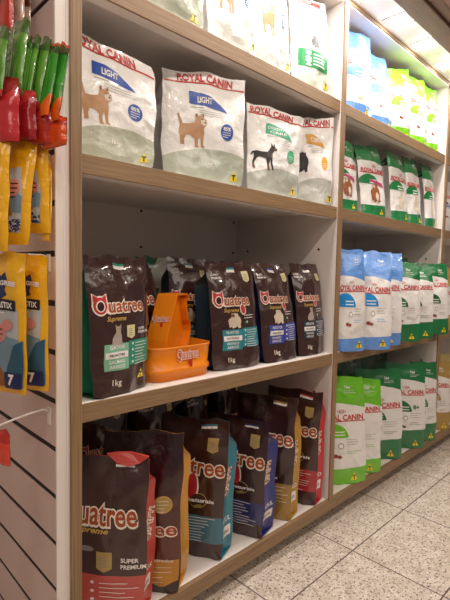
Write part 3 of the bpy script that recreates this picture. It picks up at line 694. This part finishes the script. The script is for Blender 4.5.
        if big: quatree(p, W_*.03, H*.60, W_*.88, tail=False, tall=1.3); p.text('Supreme', W_*.17, H*.555, H*.034, INK_GOLD, 1, w=W_*.42, off=.03, shear=.3)
        else: quatree(p, W_*.05, H*(.61 if kind == 'large' else .62), W_*.92, flat=False)
        p.build('brand_print', root)
        p = Print(b); p.rect(W_*.62, H*.935, W_*.84, H*.965, INK_W, 0); p.rect(W_*.62, H*.952, W_*.84, H*.965, ac, 1); p.build('top_label', root)
        if kind == 'large':
            p = Print(b); shield(p, W_*.74, H*.77, W_*.17, True); p.build('quality_seal', root)
            p = Print(b); p.ell(W_*.66, H*.425, W_*.12, H*.052, INK_GOLD, 0); p.ell(W_*.66, H*.425, W_*.113, H*.048, INK_BR, 1); p.text('naturais', W_*.52, H*.415, H*.027, INK_W, 2, w=W_*.36, off=.03); p.ell(W_*.66, H*.385, W_*.06, H*.012, mat('ink_olive', '#8a7a3c', .4), 2, rot=15); p.build('natural_mark', root)
            p = Print(b); p.lines(W_*.30, W_*.92, H*.298, 9, .0088, INK_W, 1, .0017, seed); p.build('feeding_notes', root)
        elif kind == 'goldband':
            p = Print(b); p.text('SUPER', W_*.55, H*.365, H*.022, INK_W, 1, off=.02); p.text('PREMIUM', W_*.55, H*.335, H*.022, INK_W, 1, off=.02); p.lines(W_*.50, W_*.95, H*.27, 5, .012, INK_CREAM, 1, .0015, seed); p.build('feeding_notes', root)
            triangle(b, W_*.55, H*.045, H*.05, root)
        elif big:
            p = Print(b); shield(p, W_*.46, H*.32, W_*.21, True); p.build('quality_seal', root); p = Print(b); p.text('SUPER', W_*.73, H*.385, H*.026, INK_W, 1, off=.03, w=W_*.19); p.text('PREMIUM', W_*.73, H*.345, H*.026, INK_W, 1, off=.03, w=W_*.265); p.build('quality_text', root); p = Print(b); p.ell(W_*.34, H*.455, W_*.09, H*.018, INK_G, 0); p.build('grey_sticker', root)
            p = Print(b); p.lines(W_*.50, W_*.94, H*.255, 9, .0115, INK_W, 1, .0017, 8)
            for i in range(5): p.ell(W_*.42, H*(.258-.052*i), W_*.022, H*.010, INK_W, 1, n=9)
            p.build('feeding_notes', root)
        if side_mark:
            q = Print(b, 'R'); T_ = b.t
            q.text('Quatree', T_*.62, H*.42, T_*.30, INK_CREAM, 0, w=H*.22, off=.10, rot=66 if big else 80); q.text('Quatree', T_*.62, H*.42, T_*.30, INK_RUST, 1, w=H*.22, off=.0, rot=66 if big else 80); q.build('side_brand_print', root)
            q = Print(b, 'R'); q.text(title, T_*.16, H*.235, H*.035, INK_W, 1, w=T_*.7, off=.02); q.rect(T_*.10, H*.12, T_*.86, H*.20, INK_W, 0); q.text(white, T_*.15, H*.145, H*.024, INK_K, 1, w=T_*.62, off=.02); q.build('side_flavour_panel', root)
    return root

G = 'small brown bags on the eye level shelf'
kibble_bag('glossy brown cat food bag with a green panel and sitting cat, nearest the left upright', (.486,.018),(.657,.050),(.476,.045,.982),(.672,.085,.984), Z2, .070, 71, '#14785c', 'small', G, '#2f8c72', 'cat', 'GATOS', 'SALMAO', 'ARROZ', tail=False, panel2='#7fb596', white='FILHOTES')
kibble_bag('brown bag with a red corner leaning behind the nearest cat food bag', (.640,.205),(.835,.205),(.640,.235,.992),(.775,.235,.980), Z2, .08, 72, '#a02c2c', 'small', G, '#b23a34', 'cat', 'GATOS', 'CARNE', 'ARROZ', tail=False)
kibble_bag('brown dog food bag with a teal side standing behind the orange feeder', (.862,.220),(1.005,.190),(.862,.250,.995),(1.010,.225,.995), Z2, .07, 73, '#17404e', 'small', G, '#2f7f86', 'shih', 'RACAS', 'FRANGO', 'ARROZ')
kibble_bag('brown dog food bag with a teal panel, right of the orange tray', (.893,.060),(1.082,.043),(.884,.096,.980),(1.084,.100,.981), Z2, .08, 74, '#1d3a48', 'small', G, '#2b8793', 'shih', 'FILHOTES', 'FRANGO', 'ARROZ', white='RACAS PEQUENAS')
kibble_bag('brown dog food bag with an indigo blue panel and white dog', (1.102,.045),(1.274,.040),(1.100,.108,.984),(1.270,.107,.982), Z2, .065, 75, '#2a3468', 'small', G, '#3c4aa0', 'white', 'ADULTOS', 'FRANGO', 'ARROZ', white='RACAS MEDIAS')
kibble_bag('brown dog food bag with a slate navy panel, last before the middle upright', (1.292,.046),(1.440,.038),(1.288,.098,.986),(1.440,.088,.989), Z2, .065, 76, '#22303e', 'small', G, '#2c3a4a', 'tower', 'ADULTOS', 'FRANGO', 'ARROZ', white='RACAS GRANDES')
kibble_bag('brown dog food bag in the back row, behind the teal and indigo panel bags', (1.06,.255),(1.22,.245),(1.06,.29,.99),(1.22,.28,.99), Z2, .07, 77, '#1f4a58', 'small', G, '#2f7f86', 'shih')
# small green and white boxes-like pouches behind
for i, (x, y, z0, z1) in enumerate(((.950, .42, .90, 1.0), (.955, .42, Z2, .897))):
    b = Bag((x-.09, y), (x+.03, y-.02), (x-.085, y+.01, z1), (x+.03, y-.01, z1), z0, .05, 'gusset', 80+i, bulge=.006, rough=.002, seal=.012)
    rt = thing('treat_pouch', ('small green and white pouch lying on top of another behind the feeder', 'green and white pouch under its twin behind the feeder')[i], 'pet food pouch', b.org, 'green pouches behind the feeder')
    b.build(rt, banded('green_white_pouch', [('#d8dccf', .62, 1.6, 0), ('#167a5a', 1, 0, 0)], .3), mat('pouch_green_side', '#167a5a', .35, .2, 50), 12, 14)

G = 'large brown bags on the bottom shelf'
def tk(label, BR, yawd, w, t, zl, zr, seed, sidecol, kind, lean=(0., .02), **k):
    BL, BR = turned(BR, yawd, w, t); a = math.radians(yawd); lean = (-math.sin(a)*t*.42, math.cos(a)*t*.42)
    return kibble_bag(label, BL, BR, (BL[0]+lean[0], BL[1]+lean[1], zl), (BR[0]+lean[0], BR[1]+lean[1], zr), Z1, t, seed, sidecol, kind, G, **k)
tk('large brown and coral red cat food bag cut off by the left upright', (.598,-.030), -50, .215, .085, .500, .496, 91, '#c04238', 'redpack', accent='#bf4a42', title='GATOS', white='CASTRADOS')
flap = bpy.context.scene.objects[[o.name for o in bpy.context.scene.objects if o.get('label', '').startswith('large brown and coral')][0]]
bm = bmesh.new()
fp = [(.621, -.011, .500), (.605, .004, .484), (.583, .022, .476), (.566, .052, .484), (.556, .074, .499), (.574, .056, .503), (.598, .030, .505)]
V = [bm.verts.new(q) for q in fp]; V2 = [bm.verts.new((q[0]+.002, q[1]+.003, q[2]+.002)) for q in fp]
bm.faces.new(V); bm.faces.new(V2[::-1])
for i in range(len(V)): bm.faces.new((V[i], V2[i], V2[(i+1) % len(V)], V[(i+1) % len(V)]))
link_mesh('folded_top_flap', bm, mat('film_gusset_c04238', '#c04238', .3), flap)
tk('brown and ochre bag with a gold round badge and golden side', (.724,-.008), -54, .225, .085, .515, .523, 92, '#cf922c', 'gold', side_mark=False)
tk('large brown bag with a teal blue band and side', (.899,.010), -68, .23, .075, .505, .511, 93, '#2f7d92', 'large', accent='#3a7388', title='AZUL', white='PEQUENO')
tk('large brown bag with an indigo band and side', (1.066,.000), -76, .23, .085, .470, .470, 94, '#2b2f78', 'large', accent='#2d2f66', title='AZUL', white='ADULTOS')
tk('large brown bag with a mustard gold band and side', (1.222,.004), -74, .23, .065, .515, .520, 95, '#b88a30', 'goldband', accent='#a07a34', title='GOLD', white='ADULTOS')
tk('large brown bag with a bright red band and side, last before the middle upright', (1.368,.004), -79, .22, .055, .512, .520, 96, '#c22a34', 'large', accent='#b02832', title='RED', white='ADULTOS')
G = 'dark bags in the back row of the bottom shelf'
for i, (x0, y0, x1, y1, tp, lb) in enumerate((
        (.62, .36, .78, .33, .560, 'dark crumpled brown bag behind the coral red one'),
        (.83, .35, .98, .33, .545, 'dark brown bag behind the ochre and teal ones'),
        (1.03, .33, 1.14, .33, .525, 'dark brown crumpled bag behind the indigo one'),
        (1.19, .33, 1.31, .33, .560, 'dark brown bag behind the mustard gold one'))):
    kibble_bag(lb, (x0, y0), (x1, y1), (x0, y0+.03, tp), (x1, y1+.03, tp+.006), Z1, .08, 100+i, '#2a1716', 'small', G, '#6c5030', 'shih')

# ---- orange feeder: tray and scoop
ORG = mat('orange_plastic', '#f08812', 0.32, 0.02, 60, spec=0.5)
INK_SC = mat('sticker_red', '#c92a22', .4)
tr = thing('feeding_tray', 'orange plastic tray standing on the eye level shelf between brown bags', 'pet feeder', (.765, .095, Z2))
def rrect(cx, cy, hx, hy, rad, z, n=6):
    P = []
    for k, (sx, sy) in enumerate(((1, 1), (-1, 1), (-1, -1), (1, -1))):
        for i in range(n+1):
            a = math.radians(90*k + 90*i/n); P.append((cx+sx*(hx-rad)+rad*math.cos(a), cy+sy*(hy-rad)+rad*math.sin(a), z))
    return P
def loft(bm, rings, cap0=True, cap1=False):
    R = [[bm.verts.new(p) for p in r_] for r_ in rings]; n = len(R[0])
    for a, b_ in zip(R, R[1:]):
        for i in range(n): bm.faces.new((a[i], a[(i+1) % n], b_[(i+1) % n], b_[i]))
    if cap0: bm.faces.new(R[0][::-1])
    if cap1: bm.faces.new(R[-1])
cx, cy = .777, .112; hx, hy = .113, .071
bm = bmesh.new()
loft(bm, [rrect(cx, cy, hx*.93, hy*.9, .045, Z2), rrect(cx, cy, hx*.95, hy*.93, .048, Z2+.018), rrect(cx, cy, hx*.99, hy*.985, .05, Z2+.021), rrect(cx, cy, hx*.99, hy*.985, .05, Z2+.032),
          rrect(cx, cy, hx*.95, hy*.93, .048, Z2+.034), rrect(cx, cy, hx*.99, hy*.98, .05, Z2+.085), rrect(cx, cy, hx, hy, .05, Z2+.087), rrect(cx, cy, hx, hy, .05, Z2+.091),
          rrect(cx, cy, hx*.96, hy*.95, .048, Z2+.091), rrect(cx, cy, hx*.93, hy*.90, .046, Z2+.045), rrect(cx, cy, hx*.90, hy*.86, .045, Z2+.012)], True, True)
link_mesh('tray_body', bm, ORG, tr, True)
def sticker(name, org, ex, ey, w, parent, tail=True):
    """flat printed word mark on plastic; org = lower left, ex/ey unit axes"""
    org, ex, ey = Vector(org), Vector(ex).normalized(), Vector(ey).normalized(); nn = ex.cross(ey); bm = bmesh.new(); mats = [INK_CREAM, INK_SC]
    def put(vs, fs, mi, lay):
        V = [bm.verts.new(org + ex*x + ey*y + nn*(.0006+.0004*lay)) for x, y in vs]
        for q in fs:
            try: bm.faces.new([V[i] for i in q]).material_index = mi
            except ValueError: pass
    h = w*.34
    for off, mi, lay in ((.06, 0, 0), (.0, 1, 1)):
        vs, fs, x0, x1 = text_mesh('Quatree', off); k = h/.72; kx = w/(x1-x0)
        put([((a-x0)*kx, b_*k) for a, b_ in vs], fs, mi, lay)
    if tail: put([(w*.55, -h*.1), (w*.55, -h*.5), (w*.62, -h*.9), (w*.70, -h*.9), (w*.70, -h*.1)], [(0, 1, 2, 3, 4)], 1, 0)
    link_mesh(name, bm, mats, parent)
sticker('printed_mark', (.742, cy-hy*.985-.0014, Z2+.056), (1, 0, 0), (0, -.03, 1), .080, tr)

sc = thing('food_scoop', 'orange plastic scoop standing upright in the orange tray', 'scoop', (.745, .10, Z2+.015))
prof = [(.676, Z2+.016), (.676, .735), (.682, .765), (.697, .800), (.716, .835), (.742, .884), (.748, .888), (.812, .888), (.822, .884), (.824, .868), (.816, .864), (.808, .870),
        (.812, .845), (.824, .812), (.838, .796), (.840, .775), (.832, .752), (.818, .732), (.812, Z2+.016)]
y0, y1 = .082, .144
bm = bmesh.new()
F0 = [bm.verts.new((x, y0, z)) for x, z in prof]; F1 = [bm.verts.new((x, y1, z)) for x, z in prof]
n = len(prof)
for i in range(n): bm.faces.new((F0[i], F1[i], F1[(i+1) % n], F0[(i+1) % n]))
ff = bm.faces.new(F0); bm.faces.new(F1[::-1])
bmesh.ops.recalc_face_normals(bm, faces=bm.faces[:])
ins = bmesh.ops.inset_region(bm, faces=[ff], thickness=0.0055, depth=0.0)
ex = bmesh.ops.extrude_face_region(bm, geom=[ff]); vs = [v for v in ex['geom'] if isinstance(v, bmesh.types.BMVert)]
bmesh.ops.translate(bm, verts=vs, vec=(0, .022, 0)); bmesh.ops.delete(bm, geom=[ff], context='FACES')
ee = [e for e in bm.edges if e.calc_face_angle(0) > .6]
bmesh.ops.bevel(bm, geom=ee, offset=.0016, segments=2, affect='EDGES')
rotm = Matrix.Translation((.768, .112, 0)) @ Matrix.Rotation(math.radians(26), 4, 'Z') @ Matrix.Translation((-.745, -.11, 0))
bmesh.ops.transform(bm, matrix=rotm, verts=bm.verts[:])
link_mesh('scoop_body', bm, ORG, sc)
sticker('printed_mark', rotm @ Vector((.7030, .141, .8125)), rotm.to_3x3() @ Vector((0, -1, 0.05)), rotm.to_3x3() @ Vector((.49, 0, .87)), .054, sc)

# ------------------------------------------------------------------ hanging packs on the slatted board
def hook(label, z, length, droop=0.0, swing=0.0):
    t = thing('display_hook', label, 'hook', (.396, .03, z), 'display hooks on the slatted board')
    bm = bmesh.new(); add_box(bm, .3925, .022, z-.032, .3958, .038, z+.004, 0, .0008); link_mesh('hook_plate', bm, WIRE, t)
    bm = bmesh.new()
    pts = [(.3925, .03, z-.006), (.388, .03, z), (.380, .03, z+.002)] + [(.380-length*k/5, .03-swing*k/5, z+.002-droop*(k/5)**1.5) for k in range(1, 6)] + [(.380-length-.006, .03-swing, z+.010-droop)]
    add_tube(bm, pts, .0022); link_mesh('hook_wire', bm, WIRE, t, True)
    return t
hook('white wire hook carrying the green packs', 1.398, .16)
hook('white wire hook carrying the upper row of yellow packs', 1.181, .16)
hook('white wire hook carrying the two lower yellow packs', .977, .16)
hook('bare white wire hook below the yellow packs', .654, .13, .022, .01)
hook('white wire hook at the top carrying the brown stick packs', 1.60, .15)

def hang_pack(label, X, Y, ztop, h, w, t, alpha, seed, bands, group, prt=None, tilt=0.0, name='treat_pack', cat='pet treat pack', dx=0.0, sidecol=None):
    a = math.radians(alpha); rt_ = Vector((math.sin(a), -math.cos(a), 0)); c = Vector((X, Y, 0))
    sh = Vector((dx, 0, 0)) ; tl = rt_*tilt
    BL = c - rt_*w/2 - sh + tl; BR = c + rt_*w/2 - sh + tl
    TL = c - rt_*w/2; TR = c + rt_*w/2
    b = Bag(BL[:2], BR[:2], (TL.x, TL.y, ztop), (TR.x, TR.y, ztop), ztop-h, t, 'hang', seed, rough=.0034, arch=.010)
    root = thing(name, label, cat, b.org, group)
    m = banded('pack_'+'_'.join(x[0].strip('#') for x in bands), bands, .22, .5)
    b.build(root, m, m if sidecol is None else mat('pack_back_'+sidecol.strip('#'), sidecol, .3), 12, 30)
    # hanging header with a punched slot
    if prt: prt(b, root)
    return root
YEL = '#eeb21c'
def yellow_print(b, root, num=True):
    W_, H = b.W, b.H; p = Print(b); p.poly([(W_*.10, H*.06), (W_*.88, H*.05), (W_*.90, H*.60), (W_*.80, H*.68), (W_*.10, H*.66)], mat('ink_mist', '#b9bdbf', .35), 0); p.poly([(W_*.11, H*.06), (W_*.89, H*.05), (W_*.89, H*.40), (W_*.4, H*.44), (W_*.11, H*.34)], mat('ink_steel', '#7893a6', .35), 1); p.build('printed_window', root); p = Print(b)
    nv = mat('ink_navy', '#1d2a5c', .35)
    p.text('PEDIGREE', W_*.5, H*.775, H*.030, INK_W, 1, w=W_*.74, align='C', off=.05); p.poly([(W_*.40, H*.86), (W_*.50, H*.835), (W_*.60, H*.86), (W_*.66, H*.81), (W_*.60, H*.74), (W_*.66, H*.71), (W_*.50, H*.68), (W_*.34, H*.71), (W_*.40, H*.74), (W_*.34, H*.81)], nv, 0)
    p.build('brand_print', root)
    p = Print(b); p.rect(W_*.08, H*.605, W_*.86, H*.680, mat('ink_slate', '#20242c', .35), 2); p.text('DENTASTIX', W_*.47, H*.622, H*.040, INK_W, 3, w=W_*.66, align='C', off=.03); p.lines(W_*.2, W_*.75, H*.58, 1, .006, INK_W, 1, .003, 3); p.build('name_panel', root)
    p = Print(b); pk = mat('ink_salmon', '#d98f86', .4); p.ell(W_*.42, H*.44, W_*.20, H*.065, pk, 2); p.ell(W_*.66, H*.50, W_*.13, H*.040, pk, 3); p.lines(W_*.32, W_*.54, H*.465, 4, .009, INK_K, 4, .002, 2); p.build('claim_badge', root)
    p = Print(b); sk = mat('ink_stick', '#a8642c', .4, vary=.4, bscale=150); p.poly([(W_*.10, H*.33), (W_*.26, H*.30), (W_*.62, H*.06), (W_*.30, H*.05), (W_*.12, H*.12)], sk, 2); p.build('chew_picture', root)
    p = Print(b); p.poly([(W_*.55, H*.09), (W_*.95, H*.05), (W_*.97, H*.40), (W_*.80, H*.36), (W_*.58, H*.20)], mat('ink_petrol', '#2c5a72', .35), 3); p.rect(W_*.52, H*.045, W_*.93, H*.16, nv, 4)
    p.text('7', W_*.62, H*.075, H*.070, INK_W, 5, off=.05); p.build('count_panel', root)
YB = [(YEL, .5, 0, 0), ('#eeb21d', 1, 0, 0)]
G = 'yellow dental chew packs on the lower hook'
hang_pack('yellow dental stick pack nearest the board on the lower hook, marked 7', .348, .012, .972, .262, .098, .022, 22, 201, YB, G, yellow_print)
hang_pack('yellow dental stick pack hanging in front on the lower hook, cut by the picture edge', .306, .012, .972, .262, .098, .022, 22, 202, YB, G, yellow_print)
G = 'yellow packs on the upper hook'
def yellow_side(b, root):
    W_, H = b.W, b.H; p = Print(b, ox=b.W*.12); p.poly([(W_*.06, H*.13), (W_*.60, H*.11), (W_*.66, H*.45), (W_*.55, H*.72), (W_*.10, H*.70)], mat('ink_mist', '#b9bdbf', .35), 0); p.poly([(W_*.07, H*.3), (W_*.62, H*.3), (W_*.64, H*.45), (W_*.3, H*.52), (W_*.07, H*.42)], mat('ink_steel', '#7893a6', .35), 1); p.rect(W_*.10, H*.12, W_*.60, H*.24, mat('ink_navy', '#1d2a5c', .35), 0); p.ell(W_*.36, H*.53, W_*.2, H*.08, mat('ink_salmon', '#d98f86', .4), 2)
    p.lines(W_*.26, W_*.5, H*.56, 4, .008, INK_K, 3, .002, 2); p.poly([(W_*.1, H*.4), (W_*.2, H*.42), (W_*.35, H*.28), (W_*.15, H*.25)], mat('ink_stick', '#a8642c', .4), 1); p.build('front_print', root)
YB2 = [(YEL, .5, 0, 0), ('#eeb21e', 1, 0, 0)]
for i, (x, zt, h, al, dx) in enumerate(((.381, 1.158, .152, 0, .002), (.360, 1.186, .165, 16, -.004), (.336, 1.194, .198, 22, .018), (.284, 1.196, .214, 22, .006))):
    hang_pack(('short yellow pack against the board on the upper hook', 'yellow pack second from the board on the upper hook', 'yellow pack with a salmon badge on the upper hook', 'yellow pack at the picture edge on the upper hook')[i],
              x, .010, zt, h, (.045, .060, .062, .070)[i], (.014, .014, .014, .016)[i], (0, 32, 36, 36)[i], 210+i, YB2, G, yellow_side, dx=dx)
G = 'green packs on the green pack hook'
GB = [('#c23a34', .10, 0, 0), ('#5f9c34', .82, 0, 0), ('#3f6a2a', 1, 0, 0)]
GO = [('#ee6a1c', .16, .3, 0), ('#3f9a32', .86, 0, 0), ('#2f5a2a', .965, 0, 0), ('#e8641c', 1, 0, 0)]
def green_print(b, root):
    W_, H = b.W, b.H; p = Print(b); p.rect(W_*.44, H*.14, W_*.48, H*.88, mat('painted_shine_line', '#dfe6d0', .2), 0); p.lines(W_*.15, W_*.35, H*.6, 3, .012, INK_W, 1, .003, 2); p.build('front_print', root)  # the pale upright stripe is a highlight painted on, beside printed lines
gx = [(.390, 1.366, .139, 3, GO, .052, .020, -.045), (.378, 1.368, .134, 3, GO, .052, .022, -.035), (.375, 1.385, .137, 0, GB, .046, .027, -.012), (.361, 1.387, .130, 0, GB, .040, .025, 0), (.345, 1.381, .124, 0, GB, .038, .021, 0), (.330, 1.404, .141, 12, GB, .062, .018, 0), (.296, 1.378, .122, 8, GB, .060, .013, 0)]
names = ['green pack with orange ends against the board', 'green pack with orange ends, second from the board', 'thin green pack with a red foot, third from the board', 'thin green pack with a red foot, fourth from the board', 'thin glossy green pack, fifth from the board', 'wide green pack with a dark red edged top', 'green pack at the picture edge of its hook']
for i, (x, zt, h, al, bd, w, dx, yy) in enumerate(gx):
    hang_pack(names[i], x, yy, zt, h, w, .012, al, 220+i, bd, G, green_print if i in (0, 1, 5) else None, dx=dx)
G = 'red and orange packs under the green ones'
for i, (x, y, zt, h, w, al, bd, lb) in enumerate((
        (.376, -.040, 1.232, .050, .075, 12, [('#e8561a', .7, 0, 0), ('#c23a1e', 1, 0, 0)], 'orange crumpled pack under the orange footed green packs'),
        (.352, -.010, 1.262, .075, .080, 28, [('#b8301e', .4, .5, 0), ('#b8242e', 1, 0, 0)], 'crimson crumpled pack under the thin green packs'),
        (.322, .00, 1.276, .085, .085, 34, [('#a01e26', .5, .9, 0), ('#c42e34', 1, 0, 0)], 'bright crimson pack below the wide green pack'),
        (.290, .00, 1.290, .11, .09, 30, [('#c42e34', .6, .5, 0), ('#a01e26', 1, 0, 0)], 'crimson pack at the picture edge above the yellow packs'))):
    hang_pack(lb, x, y, zt, h, w, .018, al, 240+i, bd, G)
G = 'brown stick packs on the topmost hook'
for i, x in enumerate((.372, .352, .326)):
    hang_pack(('brown treat pack with a pale foot nearest the board at the top', 'brown treat pack second from the board at the top', 'reddish brown treat pack at the top picture corner')[i], x, .11-.02*i, 1.60, .19, .06, .012, 18, 250+i,
              [('#8c2a26', .12, 0, 0), ('#d8b8a4', .42, 0, 0), ('#7c3a2a', .58, 0, 0), ('#b8774c', 1, 0, 0)] if i < 2 else [('#c0301f', .3, .6, 0), ('#6a2a20', 1, 0, 0)], G, dx=.0)
hang_pack('red pack at the left picture edge below the bare hook', .284, .01, .635, .06, .07, .012, 20, 260, [('#e0432a', .7, 0, 0), ('#c02a26', 1, 0, 0)], 'red packs low on the board')
hang_pack('dark red pack low at the left picture edge', .268, .02, .520, .10, .06, .02, 20, 261, [('#8c1f1c', .35, 0, 0), ('#e07a20', .45, 0, 0), ('#7a2420', .8, 0, 0), ('#d8c8be', 1, 0, 0)], 'red packs low on the board')
